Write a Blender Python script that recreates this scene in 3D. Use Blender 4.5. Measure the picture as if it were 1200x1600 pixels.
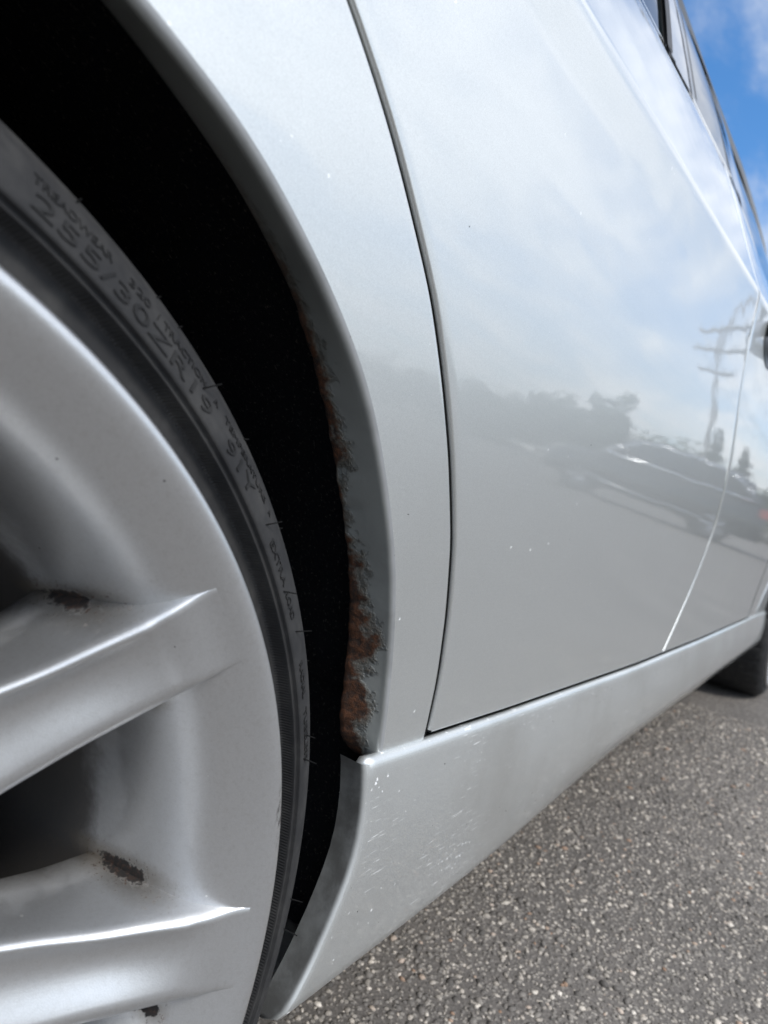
import bpy, bmesh, math, random
import numpy as np
from mathutils import Vector, Matrix

random.seed(7); rng = np.random.default_rng(7)
sc = bpy.context.scene
for o in list(bpy.data.objects): bpy.data.objects.remove(o)
C = sc.collection

# ------------------------------------------------------------------ camera
F_PX = 1044.7                      # focal length in pixels of a 1200x1600 frame
CAM = Vector((0.03142, -0.18320, 0.50448)); YAW, PITCH, ROLL = 0.62138, -0.04452, 0.18156
fw = Vector((math.cos(YAW)*math.cos(PITCH), math.sin(YAW)*math.cos(PITCH), math.sin(PITCH)))
rt = fw.cross(Vector((0, 0, 1))).normalized(); up = rt.cross(fw)
cr, sr = math.cos(ROLL), math.sin(ROLL)
rx = cr*rt + sr*up; ux = -sr*rt + cr*up
cam_d = bpy.data.cameras.new('camera'); cam = bpy.data.objects.new('camera', cam_d); C.objects.link(cam)
M = Matrix.Identity(4)
for i in range(3):
    M[i][0] = rx[i]; M[i][1] = ux[i]; M[i][2] = -fw[i]; M[i][3] = CAM[i]
cam.matrix_world = M
cam_d.sensor_fit = 'VERTICAL'; cam_d.lens = 6.86
cam_d.sensor_height = 6.86*1600/F_PX; cam_d.sensor_width = cam_d.sensor_height*0.75
cam_d.clip_start = 0.01; cam_d.clip_end = 3000
cam_d.dof.use_dof = True; cam_d.dof.focus_distance = 0.37; cam_d.dof.aperture_fstop = 2.9
sc.camera = cam
sc.view_settings.view_transform = 'Standard'; sc.view_settings.look = 'None'
sc.view_settings.exposure = 1.14; sc.view_settings.gamma = 1.0
sc.render.resolution_x, sc.render.resolution_y = 768, 1024
sc.cycles.max_bounces = 8; sc.cycles.glossy_bounces = 5; sc.cycles.diffuse_bounces = 4

# ------------------------------------------------------------------ world + sun
SUN_EL, SUN_AZ = math.radians(50), math.radians(-105)      # azimuth measured from +X towards +Y
sun_dir = Vector((math.cos(SUN_EL)*math.cos(SUN_AZ), math.cos(SUN_EL)*math.sin(SUN_AZ), math.sin(SUN_EL)))
w = bpy.data.worlds.new('World'); sc.world = w; w.use_nodes = True
nt = w.node_tree; nt.nodes.clear()
def N(t, typ, **kw):
    n = t.nodes.new(typ)
    for k, v in kw.items(): setattr(n, k, v)
    return n
def setin(n, **kw):
    for k, v in kw.items(): n.inputs[k].default_value = v
CLOUD_BASE, CLOUD_SUN = 3.5, 7.2
out = N(nt, 'ShaderNodeOutputWorld'); bg = N(nt, 'ShaderNodeBackground'); bg.inputs['Strength'].default_value = 0.1
sky = N(nt, 'ShaderNodeTexSky'); sky.sky_type = 'NISHITA'; sky.sun_disc = False
sky.sun_elevation = SUN_EL; sky.sun_rotation = math.pi/2 - SUN_AZ
sky.air_density = 1.0; sky.dust_density = 0.2; sky.ozone_density = 2.5
tc = N(nt, 'ShaderNodeTexCoord')
sep = N(nt, 'ShaderNodeSeparateXYZ'); nt.links.new(tc.outputs['Generated'], sep.inputs[0])
def mth(t, op, a, b=None, c=None, clamp=False):
    n = t.nodes.new('ShaderNodeMath'); n.operation = op; n.use_clamp = clamp
    for i, v in enumerate((a, b, c)):
        if v is None: continue
        if isinstance(v, (int, float)): n.inputs[i].default_value = v
        else: t.links.new(v, n.inputs[i])
    return n.outputs[0]
den = mth(nt, 'MAXIMUM', mth(nt, 'ADD', sep.outputs[2], 0.12), 0.05)
cx_ = mth(nt, 'DIVIDE', sep.outputs[0], den); cy_ = mth(nt, 'DIVIDE', sep.outputs[1], den)
cmb = N(nt, 'ShaderNodeCombineXYZ'); nt.links.new(cx_, cmb.inputs[0]); nt.links.new(cy_, cmb.inputs[1])
cmb.inputs[2].default_value = 9.0
mp = N(nt, 'ShaderNodeMapping'); mp.inputs['Rotation'].default_value = (0, 0, 0.9); mp.inputs['Scale'].default_value = (1.0, 2.1, 1)
nt.links.new(cmb.outputs[0], mp.inputs[0])
n1 = N(nt, 'ShaderNodeTexNoise'); setin(n1, Scale=1.15, Detail=10.0, Roughness=0.60, Distortion=0.25); nt.links.new(mp.outputs[0], n1.inputs['Vector'])
n2 = N(nt, 'ShaderNodeTexNoise'); setin(n2, Scale=0.55, Detail=4.0, Roughness=0.5); nt.links.new(cmb.outputs[0], n2.inputs['Vector'])
cov = mth(nt, 'ADD', mth(nt, 'MULTIPLY', n1.outputs[0], 0.7), mth(nt, 'MULTIPLY', n2.outputs[0], 0.3))
rmp = N(nt, 'ShaderNodeMapRange'); rmp.interpolation_type = 'SMOOTHSTEP'
setin(rmp, **{'From Min': 0.37, 'From Max': 0.59, 'To Min': 0.0, 'To Max': 0.95}); nt.links.new(cov, rmp.inputs[0])
lowc = N(nt, 'ShaderNodeMapRange'); lowc.interpolation_type = 'SMOOTHSTEP'   # cloud decks stack up towards the horizon
setin(lowc, **{'From Min': 0.0, 'From Max': 0.45, 'To Min': 0.62, 'To Max': 0.0}); nt.links.new(sep.outputs[2], lowc.inputs[0])
cmask = mth(nt, 'MAXIMUM', rmp.outputs[0], mth(nt, 'ADD', lowc.outputs[0], mth(nt, 'MULTIPLY', rmp.outputs[0], 0.45), clamp=True))
shade_ = N(nt, 'ShaderNodeMapRange'); setin(shade_, **{'From Min': 0.36, 'From Max': 0.68, 'To Min': 0.74, 'To Max': 1.22}); nt.links.new(n1.outputs[0], shade_.inputs[0])
dotn = N(nt, 'ShaderNodeVectorMath'); dotn.operation = 'DOT_PRODUCT'; nt.links.new(tc.outputs['Generated'], dotn.inputs[0]); dotn.inputs[1].default_value = sun_dir
fwd = mth(nt, 'POWER', mth(nt, 'MAXIMUM', mth(nt, 'MULTIPLY_ADD', dotn.outputs['Value'], .5, .5), 0.0), 3.0)      # clouds scatter more light towards the sun
shade = N(nt, 'ShaderNodeMath'); shade.operation = 'MULTIPLY'; nt.links.new(shade_.outputs[0], shade.inputs[0]); nt.links.new(mth(nt, 'MULTIPLY_ADD', fwd, CLOUD_SUN, CLOUD_BASE), shade.inputs[1])
ccol = N(nt, 'ShaderNodeCombineColor')
nt.links.new(mth(nt, 'MULTIPLY', shade.outputs[0], 0.975), ccol.inputs[0]); nt.links.new(shade.outputs[0], ccol.inputs[1]); nt.links.new(mth(nt, 'MULTIPLY', shade.outputs[0], 1.03), ccol.inputs[2])
mx = N(nt, 'ShaderNodeMix'); mx.data_type = 'RGBA'
nt.links.new(cmask, mx.inputs['Factor']); hs = N(nt, 'ShaderNodeHueSaturation'); setin(hs, Saturation=1.25, Value=1.0); nt.links.new(sky.outputs[0], hs.inputs['Color']); nt.links.new(hs.outputs[0], mx.inputs[6]); nt.links.new(ccol.outputs[0], mx.inputs[7])
nt.links.new(mx.outputs[2], bg.inputs['Color']); nt.links.new(bg.outputs[0], out.inputs['Surface'])

sd = bpy.data.lights.new('sun', 'SUN'); sd.energy = 1.3; sd.angle = math.radians(15); sd.color = (1, .965, .91)
so = bpy.data.objects.new('sun', sd); C.objects.link(so)
so.rotation_euler = (-sun_dir).to_track_quat('-Z', 'Y').to_euler(); so.location = sun_dir*30

# ------------------------------------------------------------------ helpers
def mk(name, verts, faces, mat=None, parent=None, smooth=True, uv=None):
    me = bpy.data.meshes.new(name); me.from_pydata([tuple(map(float, v)) for v in verts], [], [tuple(map(int, f)) for f in faces])
    if uv is not None:
        l = me.uv_layers.new(name='UVMap'); idx = np.empty(len(me.loops), dtype=np.int32)
        me.loops.foreach_get('vertex_index', idx); l.data.foreach_set('uv', np.asarray(uv, dtype=np.float32)[idx].ravel())
    if smooth: me.polygons.foreach_set('use_smooth', [True]*len(me.polygons))
    me.update(); o = bpy.data.objects.new(name, me); C.objects.link(o)
    if mat: me.materials.append(mat)
    if parent: o.parent = parent
    return o
class MB:
    def __init__(s): s.v = []; s.f = []; s.uv = []
    def grid(s, P, close_u=False, flip=False, UV=None):
        P = np.asarray(P, float); n, m = P.shape[:2]; b = len(s.v)
        s.v += [tuple(q) for q in P.reshape(-1, 3)]
        s.uv += [tuple(q) for q in (np.asarray(UV, float).reshape(-1, 2) if UV is not None else np.zeros((n*m, 2)))]
        for i in range(n if close_u else n-1):
            i2 = (i+1) % n
            for j in range(m-1):
                q = (b+i*m+j, b+i2*m+j, b+i2*m+j+1, b+i*m+j+1)
                s.f.append(q[::-1] if flip else q)
        return s
    def box(s, lo, hi, bev=0.0):
        x0, y0, z0 = lo; x1, y1, z1 = hi; b = len(s.v)
        s.v += [(x, y, z) for z in (z0, z1) for y in (y0, y1) for x in (x0, x1)]; s.uv += [(0, 0)]*8
        s.f += [tuple(b+k for k in q) for q in ((0, 2, 3, 1), (4, 5, 7, 6), (0, 1, 5, 4), (2, 6, 7, 3), (0, 4, 6, 2), (1, 3, 7, 5))]
        return s
    def tube(s, a, b_, r0, r1=None, n=8, caps=True):
        a = Vector(a); b_ = Vector(b_); r1 = r0 if r1 is None else r1
        d = (b_-a).normalized(); t = d.orthogonal().normalized(); u = d.cross(t); k = len(s.v)
        for P, r in ((a, r0), (b_, r1)):
            for i in range(n):
                g = 2*math.pi*i/n; s.v.append(tuple(P+r*(math.cos(g)*t+math.sin(g)*u))); s.uv.append((0, 0))
        for i in range(n): s.f.append((k+i, k+(i+1) % n, k+n+(i+1) % n, k+n+i))
        if caps: s.f.append(tuple(k+i for i in range(n))[::-1]); s.f.append(tuple(k+n+i for i in range(n)))
        return s
    def build(s, name, mat, parent=None, smooth=True): return mk(name, s.v, s.f, mat, parent, smooth, s.uv)
def tag(o, label, cat, group=None, kind=None):
    if label: o['label'] = label
    if cat: o['category'] = cat
    if group: o['group'] = group
    if kind: o['kind'] = kind
    return o
def empty(name, loc=(0, 0, 0), rz=0.0, parent=None):
    o = bpy.data.objects.new(name, None); C.objects.link(o); o.location = loc; o.rotation_euler = (0, 0, rz); o.empty_display_size = .1
    if parent: o.parent = parent
    return o
def copy_tree(o, parent=None):
    c = o.copy(); C.objects.link(c); c.parent = parent
    for ch in list(o.children): copy_tree(ch, c)
    return c

def recalc(o):
    bm = bmesh.new(); bm.from_mesh(o.data); bmesh.ops.remove_doubles(bm, verts=bm.verts, dist=1e-6); bmesh.ops.recalc_face_normals(bm, faces=bm.faces); bm.to_mesh(o.data); bm.free()
# ------------------------------------------------------------------ materials
def mat(name, col=(.5, .5, .5), rough=.5, metal=0.0, coat=0.0, coat_r=.03, spec=.5):
    m = bpy.data.materials.new(name); m.use_nodes = True
    b = m.node_tree.nodes['Principled BSDF']
    setin(b, **{'Base Color': (*col, 1), 'Roughness': rough, 'Metallic': metal, 'Coat Weight': coat, 'Coat Roughness': coat_r, 'Specular IOR Level': spec})
    return m, m.node_tree, b
def noise(t, vec, scale, detail=4, rough=.55, dist=0):
    n = t.nodes.new('ShaderNodeTexNoise'); setin(n, Scale=scale, Detail=detail, Roughness=rough, Distortion=dist)
    if vec is not None: t.links.new(vec, n.inputs['Vector'])
    return n.outputs[0]
def ramp(t, v, a, b, lo=0., hi=1., smooth=True):
    n = t.nodes.new('ShaderNodeMapRange')
    if smooth: n.interpolation_type = 'SMOOTHSTEP'
    setin(n, **{'From Min': a, 'From Max': b, 'To Min': lo, 'To Max': hi}); t.links.new(v, n.inputs[0]); return n.outputs[0]
def mixc(t, fac, a, b):
    n = t.nodes.new('ShaderNodeMix'); n.data_type = 'RGBA'
    if isinstance(fac, (int, float)): n.inputs['Factor'].default_value = fac
    else: t.links.new(fac, n.inputs['Factor'])
    for i, v in ((6, a), (7, b)):
        if isinstance(v, tuple): n.inputs[i].default_value = (*v[:3], 1)
        else: t.links.new(v, n.inputs[i])
    return n.outputs[2]
def bump(t, h, strength=.2, dist=.001, normal=None):
    n = t.nodes.new('ShaderNodeBump'); setin(n, Strength=strength, Distance=dist); t.links.new(h, n.inputs['Height'])
    if normal is not None: t.links.new(normal, n.inputs['Normal'])
    return n.outputs[0]
def objco(t): return t.nodes.new('ShaderNodeTexCoord').outputs['Object']
def mapv(t, vec, scale=(1, 1, 1), rot=(0, 0, 0), loc=(0, 0, 0)):
    n = t.nodes.new('ShaderNodeMapping'); setin(n, Scale=scale, Rotation=rot, Location=loc); t.links.new(vec, n.inputs[0]); return n.outputs[0]
def voro(t, vec, scale, feature='F1', rnd=1.0):
    n = t.nodes.new('ShaderNodeTexVoronoi'); n.feature = feature; setin(n, Scale=scale, Randomness=rnd); t.links.new(vec, n.inputs['Vector']); return n

SILVER = (.635, .650, .640)
def silver_paint(name, chips=0.0, grime=0.0, col=SILVER):
    m, t, b = mat(name, col, .44, .74, 1.0, .018)
    oc = objco(t)
    fl = voro(t, oc, 2600)                                           # metallic flake
    base = mixc(t, ramp(t, fl.outputs['Color'], .0, 1., 0., 1., False), tuple(c*.90 for c in col), tuple(min(1, c*1.10) for c in col))
    b.inputs['Coat IOR'].default_value = 1.5
    fb = bump(t, noise(t, oc, 2200, 1), .06, .0004)
    t.links.new(fb, b.inputs['Normal'])
    op = bump(t, noise(t, oc, 190, 2, .5), .016, .0012)               # orange peel of the clear coat
    wob = bump(t, noise(t, mapv(t, oc, (1, 1, 2.4)), 14, 1, .4), .05, .004, op)
    t.links.new(wob, b.inputs['Coat Normal'])
    # hair scratches: thin streaks in a few directions
    sc_ = None
    for k, (ry, s) in enumerate(((.35, 1.0), (.75, .8), (-.35, .9), (2.0, .7))):
        mv = mapv(t, oc, (42, 42, 620), (0, ry, 0), (k*3.1, 0, k*1.7))
        st = ramp(t, noise(t, mv, 1.0, 2, .6), .668 - .018*chips, .715 - .018*chips)
        gate = ramp(t, noise(t, mapv(t, oc, loc=(k*5, 2, 1)), 14, 2), .60 - .065*chips, .74 - .04*chips)
        v = mth(t, 'MULTIPLY', st, gate)
        sc_ = v if sc_ is None else mth(t, 'MAXIMUM', sc_, v)
    sc_ = mth(t, 'MULTIPLY', sc_, min(.85, .15 + .32*chips))
    # stone chips: sparse pale specks, fewer dark ones
    nd = t.nodes.new('ShaderNodeTexNoise'); setin(nd, Scale=620.0, Detail=2.0); t.links.new(oc, nd.inputs['Vector'])
    vo = t.nodes.new('ShaderNodeVectorMath'); vo.operation = 'MULTIPLY_ADD'; t.links.new(nd.outputs['Color'], vo.inputs[0]); vo.inputs[1].default_value = (.0034,)*3; t.links.new(oc, vo.inputs[2])
    vc = voro(t, vo.outputs[0], 230); cellr = t.nodes.new('ShaderNodeSeparateColor'); t.links.new(vc.outputs['Color'], cellr.inputs[0])
    zone = ramp(t, noise(t, mapv(t, oc, loc=(4, 1, 2)), 9, 3), .40, .68)
    keep = mth(t, 'GREATER_THAN', mth(t, 'ADD', cellr.outputs[0], mth(t, 'MULTIPLY', zone, .30*chips)), 1.0 - .15*chips)
    size = mth(t, 'MULTIPLY', mth(t, 'POWER', cellr.outputs[1], 2.5), .20)
    dot = mth(t, 'MULTIPLY', mth(t, 'LESS_THAN', vc.outputs['Distance'], mth(t, 'ADD', size, .055)), keep)
    dark = mth(t, 'MULTIPLY', dot, mth(t, 'GREATER_THAN', cellr.outputs[2], .86))
    colr = mixc(t, mth(t, 'MAXIMUM', sc_, mth(t, 'MULTIPLY', dot, .62)), base, (.92, .93, .92))
    colr = mixc(t, dark, colr, (.02, .02, .022))
    if grime:
        g = mth(t, 'MULTIPLY', ramp(t, noise(t, oc, 6, 5, .6), .42, .75), grime)
        colr = mixc(t, g, colr, (.33, .32, .29))
        rgh = mth(t, 'ADD', mth(t, 'MULTIPLY', g, .5), .018); t.links.new(rgh, b.inputs['Coat Roughness'])
    t.links.new(colr, b.inputs['Base Color'])
    t.links.new(mth(t, 'SUBTRACT', .74, mth(t, 'MULTIPLY', mth(t, 'MAXIMUM', sc_, dot), .7)), b.inputs['Metallic'])
    return m
M_door = silver_paint('silver_metallic_door', .07, .0)
M_quarter = silver_paint('silver_metallic_quarter', .16, .05)
M_skirt = silver_paint('silver_metallic_skirt_chipped', 1.35, .35)
M_body = silver_paint('silver_metallic_body', .1)

M_flange, t_, b_ = mat('shaded_flange_paint', (.17, .175, .17), .5, .35, .3, .25)  # skirt paint fading to dark inboard: the flange's shade put into the colour
o_ = objco(t_); shade_col = mixc(t_, ramp(t_, noise(t_, o_, 38, 5, .65), .35, .7), (.10, .10, .097), (.19, .196, .193))
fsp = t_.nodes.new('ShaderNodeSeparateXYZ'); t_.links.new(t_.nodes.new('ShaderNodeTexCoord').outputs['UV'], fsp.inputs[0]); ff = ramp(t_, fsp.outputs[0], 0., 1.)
t_.links.new(mixc(t_, ff, SILVER, shade_col), b_.inputs['Base Color']); t_.links.new(ramp(t_, fsp.outputs[0], 0., 1., .74, .35), b_.inputs['Metallic']); t_.links.new(ramp(t_, fsp.outputs[0], 0., 1., 1., .3), b_.inputs['Coat Weight']); t_.links.new(ramp(t_, fsp.outputs[0], 0., 1., .03, .25), b_.inputs['Coat Roughness'])
t_.links.new(bump(t_, noise(t_, o_, 700, 3), .15, .0005), b_.inputs['Normal'])
def m_lip():
    m, t, b = mat('arch_lip_paint_and_rust', (.42, .43, .44), .45, .45, .3, .2)
    uv = t.nodes.new('ShaderNodeTexCoord').outputs['UV']; oc = objco(t)
    sp = t.nodes.new('ShaderNodeSeparateXYZ'); t.links.new(uv, sp.inputs[0])      # u along the arch (m), v outer->inner
    big = noise(t, mapv(t, oc, (1, 1, 1)), 55, 5, .6); med = noise(t, oc, 240, 5, .65); fine = noise(t, oc, 1200, 3, .6)
    along = ramp(t, sp.outputs[0], .17, .30)                                       # rust starts some way down the arch
    low = ramp(t, sp.outputs[0], .40, .475)
    v = mth(t, 'SUBTRACT', sp.outputs[1], .98)
    v = mth(t, 'ADD', v, mth(t, 'MULTIPLY', along, .13)); v = mth(t, 'ADD', v, mth(t, 'MULTIPLY', low, .36))
    v = mth(t, 'ADD', v, mth(t, 'MULTIPLY', mth(t, 'SUBTRACT', big, .5), 1.75)); v = mth(t, 'ADD', v, mth(t, 'MULTIPLY', mth(t, 'SUBTRACT', med, .5), .16))
    rust = mth(t, 'MULTIPLY', ramp(t, v, -.04, .18), along)
    halo = mth(t, 'MULTIPLY', ramp(t, v, -.22, .06), along)
    spot = mth(t, 'MULTIPLY', ramp(t, noise(t, mapv(t, oc, loc=(3, 3, 3)), 85, 2), .70, .75), along)
    rust = mth(t, 'MAXIMUM', rust, mth(t, 'MULTIPLY', spot, .8))
    grd = ramp(t, sp.outputs[1], .0, .085)  # flange colour drops past the roll: its dim light is painted in
    rc = mixc(t, ramp(t, med, .35, .68), (.014, .007, .0045), (.082, .029, .010))
    rc = mixc(t, ramp(t, fine, .60, .75), rc, (.17, .075, .03))
    pc = mixc(t, mth(t, 'MULTIPLY', halo, .55), mixc(t, grd, (.46, .47, .48), (.31, .325, .315)), (.12, .085, .045))
    dirt = ramp(t, noise(t, oc, 30, 4), .4, .8, 0, .35); pc = mixc(t, dirt, pc, (.10, .10, .095))
    t.links.new(mixc(t, rust, pc, rc), b.inputs['Base Color'])
    t.links.new(mth(t, 'MULTIPLY', mth(t, 'SUBTRACT', 1., rust), .5), b.inputs['Metallic'])
    t.links.new(mth(t, 'ADD', mth(t, 'MULTIPLY', rust, .4), .42), b.inputs['Roughness'])
    t.links.new(mth(t, 'MULTIPLY', mth(t, 'SUBTRACT', 1., rust), .3), b.inputs['Coat Weight'])
    h = mth(t, 'ADD', mth(t, 'MULTIPLY', halo, mth(t, 'ADD', mth(t, 'MULTIPLY', med, 1.4), .4)), mth(t, 'MULTIPLY', fine, mth(t, 'ADD', mth(t, 'MULTIPLY', rust, .35), .02)))
    h = mth(t, 'ADD', h, mth(t, 'MULTIPLY', noise(t, oc, 160, 3), .25))
    t.links.new(bump(t, h, .8, .0009), b.inputs['Normal'])
    return m
M_lip = m_lip()

def m_rim():
    m, t, b = mat('satin_silver_wheel', (.58, .585, .59), .38, .82, .45, .16)
    oc = objco(t); sp = t.nodes.new('ShaderNodeSeparateXYZ'); t.links.new(oc, sp.inputs[0])
    n_f = noise(t, oc, 420, 4, .7); n_m = noise(t, oc, 90, 4, .6)
    def patch(R, a, y, ext, edge, seed):
        a = math.radians(a); p = (R*math.cos(a), y, R*math.sin(a))
        v = mapv(t, oc, loc=tuple(-c for c in p))
        # local axes: radial, tangential, depth -> stretch along the crease
        v = mapv(t, v, rot=(0, a, 0)); v = mapv(t, v, scale=tuple(1/e for e in ext))
        ln = t.nodes.new('ShaderNodeVectorMath'); ln.operation = 'LENGTH'; t.links.new(v, ln.inputs[0]); d = ln.outputs['Value']
        nn = mth(t, 'ADD', mth(t, 'MULTIPLY', mth(t, 'SUBTRACT', n_f, .5), 1.5), mth(t, 'MULTIPLY', mth(t, 'SUBTRACT', n_m, .5), 1.6))
        core = ramp(t, mth(t, 'SUBTRACT', mth(t, 'ADD', d, nn), 1.0), edge, -edge)
        specks = mth(t, 'MULTIPLY', ramp(t, n_f, .60, .63), ramp(t, mth(t, 'ADD', d, mth(t, 'MULTIPLY', n_m, 1.5)), 3.6, 1.8))
        hal = mth(t, 'MULTIPLY', mth(t, 'ADD', ramp(t, d, 3.0, .7), mth(t, 'MULTIPLY', mth(t, 'SUBTRACT', n_f, .5), .9), clamp=True), .55)
        return mth(t, 'MAXIMUM', core, specks), hal
    mk_ = None; hl = None
    for a in PATCHES:
        c_, h_ = patch(*a)
        mk_ = c_ if mk_ is None else mth(t, 'MAXIMUM', mk_, c_); hl = h_ if hl is None else mth(t, 'MAXIMUM', hl, h_)
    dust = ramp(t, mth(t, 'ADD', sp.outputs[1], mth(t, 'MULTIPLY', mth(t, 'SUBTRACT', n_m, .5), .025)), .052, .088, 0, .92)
    sv = voro(t, oc, 210); sc2 = t.nodes.new('ShaderNodeSeparateColor'); t.links.new(sv.outputs['Color'], sc2.inputs[0])
    fleck = mth(t, 'MULTIPLY', mth(t, 'LESS_THAN', sv.outputs['Distance'], mth(t, 'MULTIPLY', sc2.outputs[1], .16)), mth(t, 'GREATER_THAN', sc2.outputs[0], .965))
    lightf = mth(t, 'GREATER_THAN', sc2.outputs[2], .5)
    flk = voro(t, oc, 2600)
    base = mixc(t, ramp(t, flk.outputs['Color'], 0, 1, 0, 1, False), (.55, .555, .56), (.62, .625, .63))
    rgb = t.nodes.new('ShaderNodeRGB'); rgb.outputs[0].default_value = (.07, .068, .066, 1)
    base = mixc(t, fleck, base, mixc(t, lightf, (.10, .10, .10), (.85, .85, .83)))
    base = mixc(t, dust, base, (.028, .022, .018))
    base = mixc(t, hl, base, (.17, .135, .09))
    base = mixc(t, mk_, base, mixc(t, ramp(t, n_f, .45, .7), (.012, .010, .009), (.055, .028, .018)))
    rv = mapv(t, oc, loc=tuple(-q for q in (.2575*math.cos(math.radians(10)), .001, .2575*math.sin(math.radians(10))))); rv = mapv(t, rv, rot=(0, math.radians(10), 0)); rv = mapv(t, rv, scale=(1/.0035, 1/.006, 1/.020))
    rl_ = t.nodes.new('ShaderNodeVectorMath'); rl_.operation = 'LENGTH'; t.links.new(rv, rl_.inputs[0])
    rs_ = noise(t, mapv(t, oc, (900, 400, 130)), 1.0, 4, .7)
    rash = mth(t, 'MULTIPLY', ramp(t, rl_.outputs['Value'], 1.2, .5), ramp(t, rs_, .50, .60))
    base = mixc(t, mth(t, 'MULTIPLY', rash, .8), base, (.10, .09, .085))
    t.links.new(base, b.inputs['Base Color'])
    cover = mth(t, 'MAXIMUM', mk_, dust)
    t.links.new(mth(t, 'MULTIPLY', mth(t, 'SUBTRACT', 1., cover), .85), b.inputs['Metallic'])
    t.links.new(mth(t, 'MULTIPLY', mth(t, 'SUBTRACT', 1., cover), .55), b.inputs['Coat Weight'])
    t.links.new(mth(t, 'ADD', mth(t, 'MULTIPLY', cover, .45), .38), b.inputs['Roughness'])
    t.links.new(bump(t, mth(t, 'ADD', noise(t, oc, 1500, 2), mth(t, 'MULTIPLY', mk_, 3.)), .08, .0006), b.inputs['Normal'])
    return m
PATCHES = [(.2190, 37.6, .058, (.006, .017, .0034), .16, 0), (.2190, 2.1, .058, (.006, .016, .0034), .16, 1),
           (.2215, 25.0, .040, (.004, .007, .003), .10, 2), (.227, -11.0, .030, (.003, .005, .003), .10, 3)]
M_rim = m_rim()

def m_tyre(name, k=1.0, ribs=False):
    m, t, b = mat(name, (.030*k, .030*k, .031*k), .72, 0, 0, .1, .22)
    oc = objco(t)
    d = noise(t, oc, 60, 5, .65)
    t.links.new(mixc(t, ramp(t, d, .35, .75), (.022*k, .022*k, .023*k), (.043*k, .042*k, .041*k)), b.inputs['Base Color'])
    h = mth(t, 'MULTIPLY', noise(t, oc, 900, 3), .25)
    if ribs:
        uv = t.nodes.new('ShaderNodeTexCoord').outputs['UV']; sp = t.nodes.new('ShaderNodeSeparateXYZ'); t.links.new(uv, sp.inputs[0])
        wv = mth(t, 'SINE', mth(t, 'MULTIPLY', sp.outputs[0], 2*math.pi*1200))
        h = mth(t, 'ADD', h, mth(t, 'MULTIPLY', wv, .5))
    t.links.new(bump(t, h, .5, .0005), b.inputs['Normal'])
    return m
M_tyre = m_tyre('tyre_rubber'); M_rib = m_tyre('tyre_rubber_ribbed', 1.0, True); M_letter = m_tyre('tyre_lettering_rubber', .55)
M_hair = mat('moulding_hair_rubber', (.008, .008, .008), .9, 0, 0, .1, .1)[0]
M_liner, t_, b_ = mat('arch_liner_felt', (.010, .010, .011), .95, 0, 0, .1, .1)
oc_ = objco(t_); lf = noise(t_, oc_, 420, 4, .7)
t_.links.new(mixc(t_, ramp(t_, lf, .56, .72), (.009, .010, .013), (.075, .070, .062)), b_.inputs['Base Color'])
t_.links.new(bump(t_, lf, .8, .002), b_.inputs['Normal'])
M_dark = mat('dark_inner_metal', (.012, .012, .013), .7, 0, 0, .1, .2)[0]
M_under = mat('underbody_black', (.015, .015, .016), .8)[0]
M_trim = mat('black_window_trim', (.012, .014, .014), .32)[0]
M_seal = mat('window_seal_rubber', (.02, .018, .018), .5)[0]
M_gloss = mat('gloss_pillar_cover', (.10, .10, .115), .12, .0, 1, .02)[0]
M_glass = mat('tinted_side_glass', (.012, .016, .017), .03, 0, 0, .02, .8)[0]
M_disc = mat('brake_disc_iron', (.020, .017, .015), .6, .3)[0]
M_handle = mat('door_handle_grey', (.10, .10, .115), .3, .3, .6, .05)[0]  # one even dark grey over the whole handle
M_light = mat('clear_headlamp', (.5, .5, .5), .1, .2, 1)[0]
M_red = mat('red_tail_lamp', (.45, .015, .012), .15, 0, 1)[0]
M_plate = mat('bumper_black', (.02, .02, .02), .6)[0]

# ------------------------------------------------------------------ setting: ground
def m_asphalt():
    m, t, b = mat('worn_asphalt', (.06, .06, .06), .9, 0, 0, .1, .25)
    oc = objco(t)
    v = voro(t, oc, 150); sp = t.nodes.new('ShaderNodeSeparateColor'); t.links.new(v.outputs['Color'], sp.inputs[0])
    stone = ramp(t, v.outputs['Distance'], .48, .26)
    stone = mth(t, 'MULTIPLY', stone, ramp(t, sp.outputs[0], .22, .5))
    scol = mixc(t, sp.outputs[1], (.20, .186, .168), (.40, .365, .32))
    binder = mixc(t, ramp(t, noise(t, oc, 300, 4), .4, .7), (.105, .096, .088), (.185, .168, .152))
    col = mixc(t, stone, binder, scol)
    big = ramp(t, noise(t, oc, 2.2, 4), .3, .75, .82, 1.12)
    mm = t.nodes.new('ShaderNodeMix'); mm.data_type = 'RGBA'; mm.blend_type = 'MULTIPLY'; mm.inputs['Factor'].default_value = 1
    t.links.new(col, mm.inputs[6]); cc = t.nodes.new('ShaderNodeCombineColor')
    for i in range(3): t.links.new(big, cc.inputs[i])
    t.links.new(cc.outputs[0], mm.inputs[7]); t.links.new(mm.outputs[2], b.inputs['Base Color'])
    h = mth(t, 'ADD', mth(t, 'MULTIPLY', stone, .6), mth(t, 'MULTIPLY', noise(t, oc, 500, 3), .4))
    t.links.new(bump(t, h, .8, .003), b.inputs['Normal'])
    return m
M_asph = m_asphalt()
g = mk('asphalt_ground', [(-600, -600, 0), (600, -600, 0), (600, 600, 0), (-600, 600, 0)], [(0, 1, 2, 3)], M_asph, smooth=False)
tag(g, 'worn grey asphalt car park ground', None, kind='structure')
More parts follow.
